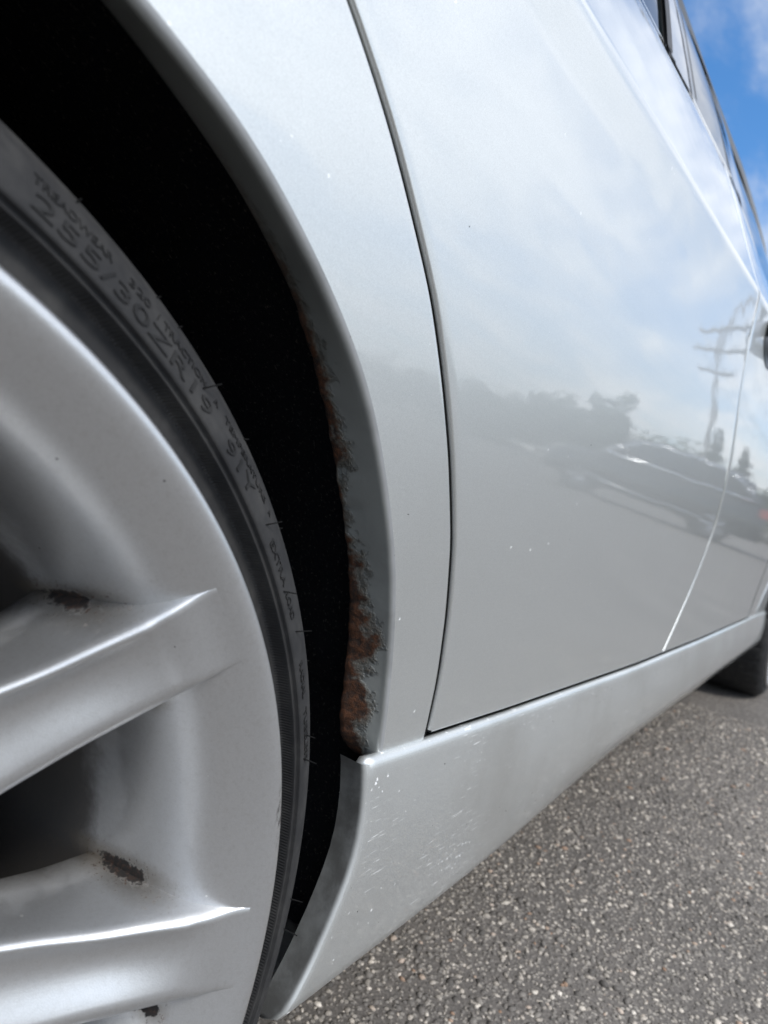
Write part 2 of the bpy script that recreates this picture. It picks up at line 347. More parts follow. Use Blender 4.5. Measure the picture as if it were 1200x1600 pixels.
def m_stone():
    m, t, b = mat('asphalt_aggregate', (.2, .19, .18), .8, 0, 0, .1, .3)
    geo = t.nodes.new('ShaderNodeNewGeometry'); r = geo.outputs['Random Per Island']
    cr_ = t.nodes.new('ShaderNodeValToRGB'); t.links.new(r, cr_.inputs[0]); e = cr_.color_ramp
    stops = [(0, (.085, .078, .071)), (.2, (.150, .137, .124)), (.5, (.23, .21, .187)), (.72, (.32, .288, .25)), (.87, (.43, .385, .33)), (.95, (.58, .53, .46)), (.972, (.27, .165, .105)), (1.0, (.68, .63, .56))]
    e.elements[0].position, e.elements[0].color = stops[0][0], (*stops[0][1], 1); e.elements[1].position, e.elements[1].color = stops[-1][0], (*stops[-1][1], 1)
    for p_, c_ in stops[1:-1]: q = e.elements.new(p_); q.color = (*c_, 1)
    oc = objco(t); n = ramp(t, noise(t, oc, 700, 3), .3, .7, .72, 1.15)
    mm = t.nodes.new('ShaderNodeMix'); mm.data_type = 'RGBA'; mm.blend_type = 'MULTIPLY'; mm.inputs['Factor'].default_value = 1
    cc = t.nodes.new('ShaderNodeCombineColor')
    for i in range(3): t.links.new(n, cc.inputs[i])
    t.links.new(cr_.outputs[0], mm.inputs[6]); t.links.new(cc.outputs[0], mm.inputs[7]); t.links.new(mm.outputs[2], b.inputs['Base Color'])
    t.links.new(bump(t, noise(t, oc, 1500, 2), .4, .0006), b.inputs['Normal'])
    return m
def scatter_stones():
    bm = bmesh.new(); bmesh.ops.create_icosphere(bm, subdivisions=1, radius=1.0)
    bv = np.array([v.co[:] for v in bm.verts]); bf = np.array([[v.index for v in f.verts] for f in bm.faces]); bm.free()
    # jittered lattice: near strip dense, farther strip coarser
    pts = []
    for (x0, x1, y0, y1, st) in ((.38, 1.35, -.55, .35, .0062), (1.35, 2.3, -.45, .30, .0078)):
        xs = np.arange(x0, x1, st); ys = np.arange(y0, y1, st); gx, gy = np.meshgrid(xs, ys)
        q = np.c_[gx.ravel(), gy.ravel()] + rng.uniform(-.55, .55, (gx.size, 2))*st
        # keep the wedge the place shows beside the car
        k = q[:, 1] > -.28 - .1*(q[:, 0]); q = q[k]
        sel = rng.random(len(q)) < .80; q = q[sel]
        s = st*np.clip(rng.lognormal(-.90, .34, len(q)), .2, .85)
        pts.append(np.c_[q, s])
    P = np.vstack(pts); n = len(P); ang = rng.uniform(0, 2*np.pi, n)
    sx = P[:, 2]*rng.uniform(.75, 1.35, n); sy = P[:, 2]*rng.uniform(.6, 1.05, n); sz = P[:, 2]*rng.uniform(.35, .7, n)
    V = bv[None]*np.stack([sx, sy, sz], 1)[:, None, :]*(1+rng.uniform(-.22, .22, (n, len(bv), 1)))
    ca, sa = np.cos(ang)[:, None], np.sin(ang)[:, None]
    X = V[..., 0]*ca - V[..., 1]*sa + P[:, 0:1]; Y = V[..., 0]*sa + V[..., 1]*ca + P[:, 1:2]; Z = V[..., 2] + sz[:, None]*rng.uniform(-.35, .35, (n, 1))
    verts = np.stack([X, Y, Z], -1).reshape(-1, 3); faces = (bf[None]+(np.arange(n)*len(bv))[:, None, None]).reshape(-1, 3)
    me = bpy.data.meshes.new('aggregate'); me.vertices.add(len(verts)); me.vertices.foreach_set('co', verts.ravel())
    me.loops.add(faces.size); me.loops.foreach_set('vertex_index', faces.ravel().astype(np.int32))
    me.polygons.add(len(faces)); me.polygons.foreach_set('loop_start', np.arange(0, faces.size, 3, dtype=np.int32))
    me.polygons.foreach_set('loop_total', np.full(len(faces), 3, dtype=np.int32)); me.update(); me.validate()
    me.materials.append(m_stone()); o = bpy.data.objects.new('asphalt_aggregate', me); C.objects.link(o)
    tag(o, 'coarse stone chips set in the grey asphalt', None, kind='stuff')
scatter_stones()

# ------------------------------------------------------------------ the silver car
HALF = 0.905                                   # y of the car's centre line
def zB(X): return .745+.042*(np.clip(X, -.3, 2.4)-.318)
def zA(X): return .784+.0994*(np.clip(X, -.1, 1.4)-.373)
def zC(X): return np.interp(X, [-.9, -.2, .3, .592, .8, 1.06, 1.3, 2.2, 3.4], [.90, .91, .928, .9605, .987, 1.0155, 1.0165, 1.0, .80])
def hermite(z, zk, yk, mk_):
    o = yk[0]+mk_[0]*(z-zk[0])
    for i in range(len(zk)-1):
        h = zk[i+1]-zk[i]; t = (z-zk[i])/h
        v = (2*t**3-3*t**2+1)*yk[i]+(t**3-2*t**2+t)*h*mk_[i]+(-2*t**3+3*t**2)*yk[i+1]+(t**3-t**2)*h*mk_[i+1]
        o = np.where(t >= 0, v, o)
    tl = z-zk[-1]; return np.where(tl > 0, yk[-1]+mk_[-1]*tl, o)
def Yp(X, Z):
    X, Z = np.broadcast_arrays(np.asarray(X, float), np.asarray(Z, float)); o = np.ones_like(X)
    b, a, c = zB(X), zA(X), zC(X); a = np.minimum(a, c-.05); b = np.minimum(b, a-.03); r = .006
    zk = [.33*o, .45*o, .58*o, .67*o, b, a-r, a+r, c]
    yk = [.0305*o, .0185*o, .0045*o, -.0012*o, -.0032*o, -.0068*o, -.0058*o, .058*o]
    mk_ = [-.090*o, -.122*o, -.086*o, -.042*o, -.028*o, -.11*o, .38*o, .48*o]
    return hermite(Z, zk, yk, mk_)+.10*np.clip(-X-.35, 0, 2)**2+.10*np.clip(X-2.75, 0, 2)**2

car = tag(empty('car', (0, 0, 0)), 'silver metallic sedan with a rusty rear wheel arch lip', 'car')

def panel(name, P, mat_, parent, hems=(), hem_r=.0022, deep=.010):
    """grid panel P[i][j] (i: u, j: v) with rolled edges on the sides named in hems (u0,u1,v0,v1)"""
    P = np.asarray(P, float); mb = MB(); mb.grid(P)
    def hem(E, I, flip):
        d = E-I; d[:, 1] = 0; d /= np.linalg.norm(d, axis=1, keepdims=True)+1e-12
        rows = [E]
        for a in (22, 45, 68, 90):
            a = math.radians(a); rows.append(E+d*hem_r*math.sin(a)+np.array([0, hem_r*(1-math.cos(a)), 0]))
        rows.append(rows[-1]+np.array([0, deep, 0]))
        mb.grid(np.array(rows), flip=flip)
    if 'u0' in hems: hem(P[0], P[1], True)
    if 'u1' in hems: hem(P[-1], P[-2], False)
    if 'v0' in hems: hem(P[:, 0], P[:, 1], False)
    if 'v1' in hems: hem(P[:, -1], P[:, -2], True)
    o = mb.build(name, mat_, parent)
    bm = bmesh.new(); bm.from_mesh(o.data); bmesh.ops.remove_doubles(bm, verts=bm.verts, dist=1e-6); bmesh.ops.recalc_face_normals(bm, faces=bm.faces)
    bm.to_mesh(o.data); bm.free(); return o

# curves measured in metres on the car side (X forward, Z up)
GAP = [(.4252, .331), (.4248, .3414), (.4203, .3833), (.4074, .4286), (.3871, .475), (.3575, .523), (.3302, .5607), (.302, .5952), (.2725, .6227), (.2487, .6441),
       (.224, .6628), (.2078, .6733), (.170, .698), (.135, .735), (.118, .78), (.118, .84), (.135, .885), (.150, .93)]
BGAP = [(1.100, .331), (1.1061, .338), (1.138, .385), (1.1612, .427), (1.175, .475), (1.180, .53), (1.160, .60), (1.128, .66), (1.095, .715), (1.078, .767), (1.070, .842), (1.050, .858), (1.025, .875), (1.010, .90), (1.003, .95), (1.0, 1.03)]
FGAP = [(2.03, .331), (2.06, .42), (2.08, .52), (2.085, .62), (2.07, .75), (2.04, .86), (2.02, 1.01)]
def smooth_curve(pts, n=120):
    p = np.array(pts); d = np.r_[0, np.cumsum(np.hypot(*np.diff(p, axis=0).T))]; s = np.linspace(0, d[-1], n)
    q = np.c_[np.interp(s, d, p[:, 0]), np.interp(s, d, p[:, 1])]
    for _ in range(6): q[1:-1] = .25*q[:-2]+.5*q[1:-1]+.25*q[2:]
    return q
gq, bq, fq = smooth_curve(GAP), smooth_curve(BGAP), smooth_curve(FGAP)
def xcurve(q, z): return np.interp(z, q[:, 1], q[:, 0])
STOP = [(.30, .3465), (.3499, .3439), (.4163, .3409), (.5497, .3364), (.9484, .3272), (1.3907, .3242), (2.3023, .3251), (2.6, .326)]
def zS(X): return np.interp(X, [p[0] for p in STOP], [p[1] for p in STOP])

def door(name, ql, qr, n_u, label=None):
    g = .0046                                              # half the shut line plus the edge radius
    u = np.linspace(0, 1, n_u); P = []
    for ui in u:
        row = []
        # vertical stations follow the sill, the lower body, lines B and A and the belt
        segs = [(lambda X: zS(X)+.0042, lambda X: .58+0*X, 26), (lambda X: .58+0*X, lambda X: zB(X), 18), (lambda X: zB(X), lambda X: zA(X)-.008, 10), (lambda X: zA(X)-.008, lambda X: zA(X)+.008, 10), (lambda X: zA(X)+.008, lambda X: zC(X), 14)]
        for k, (f0, f1, m_) in enumerate(segs):
            for j in range(m_ + (1 if k == 4 else 0)):
                tt = j/m_
                z = .6
                for _ in range(6):
                    xl, xr = xcurve(ql, z)+g, xcurve(qr, z)-g; X = xl+(xr-xl)*ui
                    z = float(f0(X)+(f1(X)-f0(X))*tt)
                row.append((X, float(Yp(X, z)), z))
        P.append(row)
    o = panel(name, P, M_door, car, ('u0', 'u1', 'v0'))
    if label: o['label'] = label
    return o
rear_door = door('door', gq, bq, 90, 'rear passenger door mirroring sky and trees')
front_door = door('door', bq, fq, 70)

# ---- quarter panel: polar grid round the wheel arch
AC = np.array([.0153, .3168]); WB = 2.76
AO = [(1.2, .3560), (3.4, .3545), (10.7, .3490), (17.9, .3458), (23.6, .3438), (29.3, .3406), (33.7, .3388), (37.9, .3382), (42.3, .3376), (46.3, .3356), (50.8, .3336),
      (55.3, .3320), (59.3, .3311), (61.8, .3302), (64.1, .3288), (66.6, .3268), (68.9, .3252), (80, .3235), (90, .3235), (120, .330), (150, .342), (180, .352)]
_ap = np.linspace(0, 186, 187); _ar = np.interp(_ap, [a[0] for a in AO], [a[1] for a in AO])
for _ in range(12): _ar[1:-1] = .25*_ar[:-2]+.5*_ar[1:-1]+.25*_ar[2:]
def arch_r(phi): return np.interp(phi, _ap, _ar)
def ray_poly(c, phi, poly):
    d = np.array([math.cos(phi), math.sin(phi)]); best = 9
    for (a, b) in zip(poly[:-1], poly[1:]):
        a = np.array(a)-c; b = np.array(b)-c; e = b-a; D = d[0]*(-e[1])+e[0]*d[1]
        if abs(D) < 1e-12: continue
        t = (a[0]*(-e[1])+e[0]*a[1])/D; s = (d[0]*a[1]-d[1]*a[0])/D
        if t > 0 and -1e-6 <= s <= 1+1e-6: best = min(best, t)
    return best
def fender(name, c, phis, poly, mirror, mat_, nr=46, hem=True, label=None):
    P = []
    for ph in phis:
        r0 = float(arch_r(ph)); a = math.radians(ph)
        dx = math.cos(a)*(-1 if mirror else 1)
        ph_w = math.atan2(math.sin(a), dx)
        r1 = ray_poly(c, ph_w, poly); row = []
        for j in range(nr+1):
            t = j/nr; t = .35*t+.65*t*t if j < nr else 1.0
            r = r0+.0036+(r1-r0-.0036)*t
            X = c[0]+r*dx; Z = c[1]+r*math.sin(a)
            y = float(Yp(X, Z))
            row.append((X, y, Z))
        P.append(row)
    o = panel(name, P, mat_, car, ('v1',) if hem else (), hem_r=.0014)
    if label: o['label'] = label
    return o, P
q_in = [(x-.0050, z) for x, z in gq]                    # quarter side of the shut line
polyq = [(.0, .3365)]+[(.50, .3365)] if False else None
low_edge = [(.30, .318), (.4195, .318)]
polyq = low_edge+[p for p in q_in if p[1] > .332]+[(.150, .932), (.10, .928), (-.3, .905), (-.90, .90), (-1.0, .62), (-.98, .33), (-.45, .30)]
phis = np.r_[np.linspace(3.0, 12, 24)[:-1], np.linspace(12, 75, 84)[:-1], np.linspace(75, 184, 60)]
quarter, QP = fender('quarter_panel', AC, phis, polyq, False, M_quarter, label='rear quarter panel between the wheel arch and the door')
# arch lip: rolled edge and inward flange
AI = [(-2, .357, .055), (3.0, .3560, .0500), (4.2, .3480, .0520), (5.6, .3430, .0522), (7.4, .3405, .0515), (11.2, .3390, .0497), (17.2, .3390, .0463), (23.1, .3375, .0426), (29.0, .3350, .0390), (33.6, .3337, .0365), (42.0, .3355, .0321), (50.5, .3385, .0285), (58.1, .3375, .0266), (63.9, .3357, .0256), (68.7, .3347, .0249), (90, .333, .025), (180, .347, .05)]
def lip(name, c, mirror, phis):
    P = []; UV = []; arc = 0; last = None
    for ph in phis:
        r0 = float(arch_r(ph)); a = math.radians(ph); cs = math.cos(a)*(-1 if mirror else 1)
        ys = float(Yp(c[0]+(r0+.0036)*cs, c[1]+(r0+.0036)*math.sin(a))); y0 = ys+.0032
        r1 = float(np.interp(ph, [q[0] for q in AI], [q[1] for q in AI])); y1 = float(np.interp(ph, [q[0] for q in AI], [q[2] for q in AI]))
        prof = [(r0+.0036, ys, 0.), (r0+.0022, ys+.00035, .02), (r0+.0010, ys+.0010, .05), (r0+.0003, ys+.0020, .07), (r0, y0, .1)]
        for k in range(1, 9):
            t = k/8; prof.append((r0+(r1-r0)*t, y0+(y1-y0)*t, .1+.9*t))
        prof += [(r1+.0006, y1+.0012, 1.0), (r1+.003, y1+.0014, 1.0), (r1+.02, y1+.0014, 1.)]
        row = []; uvr = []
        for r, y, v in prof:
            jig = .00035*(math.sin(ph*1.3)+math.sin(ph*3.1+1))*max(0, v-.5)*2*(1 if ph < 50 else 0)
            row.append((c[0]+(r+jig)*math.cos(a)*(-1 if mirror else 1), y, c[1]+(r+jig)*math.sin(a)))
            uvr.append((arc, v))
        P.append(row); UV.append(uvr); arc = (180-ph)*math.pi/180*.345 if False else (95-ph)*math.pi/180*.345
        for q in range(len(uvr)): uvr[q] = (arc, uvr[q][1])
    mb = MB(); mb.grid(np.array(P), UV=np.array(UV), flip=not mirror); return mb.build(name, M_lip, car)
lp = np.r_[np.linspace(3.0, 75, 260)[:-1], np.linspace(75, 186, 80)]
al = lip('wheel_arch_lip', AC, False, lp); al['label'] = 'inner lip of the rear wheel arch blistered with brown rust'
lip('wheel_arch_lip', np.array([WB, .3168]), True, lp[::2])
# front fender
polyf = [(2.45, .316), (2.034, .316)]+[(x+.004, z) for x, z in fq if z > .332]+[(2.02, 1.0), (2.6, .94), (3.3, .82), (3.55, .62), (3.5, .33), (3.1, .30)]
fender('front_fender', np.array([WB, .3168]), np.r_[.4, 1.5, phis[::2]], polyf, True, M_door, hem=False)

# ---- arch liner, inner dark structure behind the panels
def liner(c, flip):
    P = []
    for ph in np.linspace(-17, 197, 90):
        a = math.radians(ph); r = .366 if 8 < ph < 172 else .378
        P.append([(c[0]+r*math.cos(a), y, c[1]+r*math.sin(a)) for y in (.036, .07, .12, .2, .30, .33)]+[(c[0]+.05*math.cos(a), .335, c[1]+.05*math.sin(a))])
    P = np.array(P); P[..., 2] = np.maximum(P[..., 2], .06)
    MB().grid(P).build('wheel_arch_liner', M_liner, car)
liner(AC, False); liner(np.array([WB, .3168]), False)
def inner(x0, x1, n):                                        # dark sheet-metal behind the shut lines
    P = []
    for X in np.linspace(x0, x1, n):
        P.append([(X, float(Yp(X, z))+.0125, z) for z in np.linspace(.30, float(zC(X))-.01, 30)])
    return P
MB().grid(np.array(inner(.405, 2.36, 60))).build('inner_body', M_dark, car)
Pq = []
for ph in np.linspace(2, 70, 60):
    a = math.radians(ph); Pq.append([(AC[0]+r*math.cos(a), float(Yp(AC[0]+r*math.cos(a), AC[1]+r*math.sin(a)))+.0125, AC[1]+r*math.sin(a)) for r in np.linspace(.378, .47, 8)])
MB().grid(np.array(Pq)).build('inner_body', M_dark, car)

def gap_strip(q, x0, x1, dy):  # black strip added inside the shut line, painting in its unlit depth
    P = [[(x+x0, float(Yp(x, z))+dy, z), (x+x1, float(Yp(x, z))+dy, z), (x+x1, float(Yp(x, z))+dy+.008, z), (x+x0, float(Yp(x, z))+dy+.008, z)] for x, z in q if z < .9]
    MB().grid(np.array(P)).build('gap_shade_strip', M_hair, car)
gap_strip(gq, -.0034, .0026, .0026)
# ---- side skirt
def skirt():
    RE = [(.352, .3525), (.3398, .3548), (.32, .3578), (.2999, .3586), (.28, .3560), (.2639, .3510), (.247, .3455), (.2309, .3392), (.217, .3325), (.2047, .3250), (.18, .312)]
    rz = np.array([q[0] for q in RE][::-1]); rxx = np.array([q[1] for q in RE][::-1])
    us = np.r_[np.linspace(0, .02, 8)[:-1], np.linspace(.02, .2, 30)[:-1], np.linspace(.2, 1, 60)]
    P = []
    for u in us:
        row = []
        Xn = .36+(2.405-.36)*u; zt = float(zS(Xn)); bev = min(1, max(0, (Xn-.5)/.6))
        bev = bev*bev*(3-2*bev)
        sec = [(.046, zt-.030), (.0375, zt-.0120), (.0335, zt-.0012), (.0300, zt), (.0270, zt-.0009), (.0251, zt-.0030), (.0242, zt-.0066), (.0238, zt-.012)]
        zk = zt-.012; zb = .237
        for k in range(1, 9):
            t = k/8; z = zk+(zb-zk)*t; sec.append((.0238-.0028*math.sin(t*math.pi*.9)+.0010*t, z))
        y_, z_ = sec[-1]
        sec += [(y_+.0022*bev+.0004, .231), (y_+.0058*bev+.0010, .222), (y_+.0110*bev+.0020, .211), (y_+.0150*bev+.0034, .2042), (y_+.0185*bev+.0070, .1990), (y_+.024*bev+.013, .1965), (y_+.05, .196), (y_+.10, .1975)]
        for y, z in sec:
            xr = float(np.interp(z, rz, rxx)); xf = 2.405-.10*max(0, (.30-z))*1.2
            row.append((xr+(xf-xr)*u, y, z))
        P.append(row)
    P = np.array(P); mb = MB(); mb.grid(P)
    # rolled rear edge and inward flange
    flanges = []
    for side, sgn in ((0, -1), (-1, 1)):
        E = P[side]; n = len(E); T = np.gradient(E, axis=0); nrm = np.cross(T, [1, 0, 0]); nrm /= np.linalg.norm(nrm, axis=1, keepdims=True)+1e-9
        nrm *= np.where(nrm[:, 1:2] > 0, 1, 1) if False else 1
        inw = np.zeros_like(E); inw[:, 1] = 1
        rows = [E]; r = .0048
        for a in (18, 36, 54, 72, 90):
            a = math.radians(a); rows.append(E+np.array([sgn*r*math.sin(a), 0, 0])+inw*r*(1-math.cos(a)))
        for dd in (.005, .010, .0145): rows.append(rows[5]+inw*dd+np.array([0, 0, 0]))
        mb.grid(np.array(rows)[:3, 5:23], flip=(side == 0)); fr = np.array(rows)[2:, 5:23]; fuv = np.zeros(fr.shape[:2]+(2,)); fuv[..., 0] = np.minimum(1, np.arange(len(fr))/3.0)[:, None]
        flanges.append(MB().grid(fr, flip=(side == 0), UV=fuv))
        cen = np.array([E[6][0]+sgn*.003, .0345, E[6][2]-.004]); mb.grid(np.array([E[1:7], .5*(E[1:7]+cen)+np.array([sgn*.0015, 0, .0012]), np.repeat(cen[None], 6, 0)]))
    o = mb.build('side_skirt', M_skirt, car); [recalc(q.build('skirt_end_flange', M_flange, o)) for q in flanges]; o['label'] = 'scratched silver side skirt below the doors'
    bm = bmesh.new(); bm.from_mesh(o.data); bmesh.ops.remove_doubles(bm, verts=bm.verts, dist=1e-6); bmesh.ops.recalc_face_normals(bm, faces=bm.faces); bm.to_mesh(o.data); bm.free()
skirt()
MB().box((.40, .11, .215), (2.38, 1.70, .33)).build('underbody', M_under, car, False)
MB().box((.52, .345, .20), (2.2, 1.46, .62)).box((-.8, .345, .22), (3.3, 1.46, .5)).build('underbody', M_under, car, False)

# ---- greenhouse
RAIL = [(-.25, .96), (.0, 1.04), (.3, 1.17), (.6, 1.262), (.9, 1.298), (1.126, 1.306), (1.332, 1.316), (1.664, 1.340), (1.904, 1.343), (2.15, 1.335), (2.4, 1.25), (2.75, 1.06), (2.95, .97)]
rl = smooth_curve(RAIL, 200)
def zR(X): return np.interp(X, rl[:, 0], rl[:, 1])
def yR(z): return np.minimum(.06+(z-1.0)*.441, .192)
def gside(x0, x1, n, z0=0.0, z1=1.0, dy=0.0, lean=0.0, m_=10):
    P = []
    for X in np.linspace(x0, x1, n):
        row = []
        for t in np.linspace(z0, z1, m_):
            zb, zr = float(zC(X)), float(zR(X)); zr = max(zr, zb+.005); z = zb+(zr-zb)*t
            yb = .058; yy = yb+(float(yR(zr))-yb)*t-.010*math.sin(math.pi*t)
            row.append((X+lean*t, yy+dy, z))
        P.append(row)
    return np.array(P)
def gpart(name, mat_, *a, **k):
    P = gside(*a, **k); mb = MB(); mb.grid(P); Q = P.copy(); Q[..., 1] += .004; mb.grid(Q, flip=True)
    return mb.build(name, mat_, car)
gpart('c_pillar', M_body, -.25, .42, 20)
gpart('quarter_glass', M_glass, .42, .688, 12, lean=.12)
gpart('window_seal', M_seal, .688, .708, 3, lean=.10, dy=-.004)
gpart('window_seal', M_gloss, .708, .728, 3, lean=.07, dy=-.003)
gpart('pillar_cover', M_gloss, .728, .806, 6, dy=-.002)
gpart('window_seal', M_seal, .806, .817, 3, dy=-.004)
gpart('side_window', M_glass, .817, 1.07, 14)
gpart('pillar_cover', M_gloss, 1.07, 1.17, 6, dy=-.003)
gpart('side_window', M_glass, 1.17, 2.0, 30)
gpart('a_pillar', M_body, 2.0, 2.9, 30)
def strip(name, mat_, xs, f, w, h):
    P = []
    for X in xs:
        y, z = f(X); P.append([(X, y-h, z-w/2), (X, y-h, z+w/2), (X, y+.003, z+w/2+.002), (X, y+.01, z), (X, y+.003, z-w/2-.002), (X, y-h, z-w/2)])
    return MB().grid(np.array(P)).build(name, mat_, car)
strip('belt_moulding', M_body, np.linspace(.2, 2.1, 80), lambda X: (.0605, float(zC(X))+.004), .004, .001)
strip('roof_drip_moulding', M_trim, np.linspace(.5, 2.35, 90), lambda X: (float(yR(zR(X)))-.001, float(zR(X))+.002), .016, .006)
def roofgrid(x0, x1, n):
    P = []
    for X in np.linspace(x0, x1, n):
        z = float(zR(X)); y0 = float(yR(z))+.004
        P.append([(X, y, z+.004+(.085 if .2 < X < 2.2 else .085)*(1-((y-HALF)/(HALF-y0))**2)**.8) for y in np.linspace(y0, 2*HALF-y0, 31)])
    return np.array(P)
MB().grid(roofgrid(.45, 1.95, 40)).build('roof', M_body, car)
MB().grid(roofgrid(-.2, .45, 20)).build('rear_window', M_glass, car)
MB().grid(roofgrid(1.95, 2.93, 30)).build('windscreen', M_glass, car)
def cross(x0, x1, n, crown):
    P = []
    for X in np.linspace(x0, x1, n):
        z = float(zC(X)); y0 = float(Yp(X, z))
        P.append([(X, y, z+crown*(1-((y-HALF)/(HALF-y0))**2)) for y in np.linspace(y0, 2*HALF-y0, 25)])
    return np.array(P)
MB().grid(cross(2.55, 3.38, 24, .06)).build('hood', M_body, car)
MB().grid(cross(-.92, -.02, 20, .05)).build('boot_lid', M_body, car)
def bumper(x_end, sgn, z0, z1):
    P = []
    for z in np.linspace(z0, z1, 14):
        row = []
        for y in np.linspace(float(Yp(x_end, z)), 2*HALF-float(Yp(x_end, z)), 33):
            f = 1-abs((y-HALF)/(HALF-.05))**3.0
            row.append((x_end+sgn*(.16*f+.03*math.sin((z-z0)/(z1-z0)*math.pi)), y, z))
        P.append(row)
    return np.array(P)
rb = MB().grid(bumper(-.93, -1, .22, .91)).build('bumper', M_body, car)
fb = MB().grid(bumper(3.4, 1, .18, .80)).build('bumper', M_body, car)
for yy in (.22, 1.40):
    MB().grid(np.array([[(-1.07+.1*abs(s)**2, yy+.19*s+.095, z) for s in np.linspace(-.9, .9, 7)] for z in np.linspace(.66, .80, 5)])).build('tail_light', M_red, car)
    MB().grid(np.array([[(3.58-.1*abs(s)**2, yy+.19*s+.095, z) for s in np.linspace(-.9, .9, 7)] for z in np.linspace(.58, .70, 5)])).build('headlight', M_light, car)
# other side of the car: the same panels mirrored
for o in [c for c in list(car.children) if c.name.split('.')[0] in ('door', 'quarter_panel', 'front_fender', 'side_skirt', 'c_pillar', 'a_pillar', 'side_window', 'quarter_glass', 'pillar_cover', 'wheel_arch_lip', 'wheel_arch_liner', 'inner_body')]:
    c = o.copy(); C.objects.link(c); c.parent = car; c.scale = (1, -1, 1); c.location = (0, 2*HALF, 0)
    if 'label' in c: del c['label']

# ---- front door handle
def handle():
    X0, Z0 = 1.245, .842; P = []
    for i, u in enumerate(np.linspace(0, 1, 26)):
        X = X0-.055+.25*u; off = .034*min(1, math.sin(math.pi*min(1, max(0, u*1.0)))**.45+.02)
        ring = []
        for k in range(15):
            a = 2*math.pi*k/14; hz = .016*(.75+.25*math.sin(math.pi*u)); hy = .0085
            ring.append((X, float(Yp(X, Z0))-off+hy*math.cos(a), Z0+.02*u+hz*math.sin(a)))
        P.append(ring)
    h = MB().grid(np.array(P)).build('door_handle', M_handle, car)
    P = []
    for u in np.linspace(-1, 1, 20):
        w_ = .040*math.sqrt(max(0, 1-u*u))+.001
        P.append([(1.265+.085*u, float(Yp(1.265+.085*u, .842+w_*v))-.0012+.0, .842+w_*v) for v in np.linspace(-1, 1, 12)])
    MB().grid(np.array(P)).build('handle_recess', M_trim, h)
handle()

# ------------------------------------------------------------------ wheels
RC = .3052
def revolve(prof, n, radfun=None, seam=True):
    P = []; UV = []
    for i in range(n+1):
        a = 2*math.pi*i/n; row = []; uv = []
        for r, y in prof:
            rr = r if radfun is None else radfun(r, y, i)
            row.append((rr*math.cos(a), y, rr*math.sin(a))); uv.append((i/n, y))
        P.append(row); UV.append(uv)
    return np.array(P), np.array(UV)
BARREL = [(.2560, .016), (.2592, .010), (.2594, .004), (.2586, .0012), (.2566, .0002), (.2540, .0006), (.2505, .0022), (.2470, .0042), (.2435, .0063), (.2400, .0089), (.2365, .0120), (.2330, .0158), (.2300, .0205), (.2270, .0275), (.2245, .0350), (.2220, .0435), (.2200, .052), (.2180, .0610), (.2155, .076), (.2135, .10), (.2125, .16), (.22, .2), (.226, .215), (.236, .218)]
bp = np.array(BARREL); bd = np.r_[0, np.cumsum(np.hypot(*np.diff(bp, axis=0).T))]
bs = np.r_[np.linspace(0, bd[6], 20)[:-1], np.linspace(bd[6], bd[18], 60)[:-1], np.linspace(bd[18], bd[-1], 10)]
bq_ = np.c_[np.interp(bs, bd, bp[:, 0]), np.interp(bs, bd, bp[:, 1])]
for _ in range(90): bq_[21:-10] = .25*bq_[20:-11]+.5*bq_[21:-10]+.25*bq_[22:-9]
for _ in range(2): bq_[12:30] = .25*bq_[11:29]+.5*bq_[12:30]+.25*bq_[13:31]
P, UV = revolve([tuple(q) for q in bq_], 320)
mb = MB(); mb.grid(P, flip=True)
hub = [(.0, .040), (.03, .040), (.034, .043), (.036, .050), (.062, .053), (.072, .058), (.078, .09), (.078, .15)]
P, UV = revolve(hub, 48); mb.grid(P)
wheel = mb.build('wheel', M_rim, car); wheel.location = (0, 0, RC); wheel['label'] = 'silver alloy rear wheel with brake dust in the spoke corners'
recalc(wheel)
SYF = [(.05, .055), (.09, .052), (.13, .047), (.15, .0425), (.17, .0365), (.19, .0285), (.21, .0197), (.23, .0102), (.24, .0066), (.245, .0044), (.2475, .0034), (.2505, .0027), (.256, .003)]
def spl(tab, r):
    xs = [q[0] for q in tab]; ys = [q[1] for q in tab]; return float(np.interp(r, xs, ys))
SUP = [(.05, 16.5), (.09, 11.), (.13, 8.6), (.16, 6.3), (.19, 4.6), (.22, 4.25), (.25, 4.3), (.256, 4.3)]
SLO = [(.05, 17.5), (.09, 13.), (.13, 11.2), (.16, 9.4), (.19, 7.2), (.22, 5.7), (.25, 4.3), (.256, 4.1)]
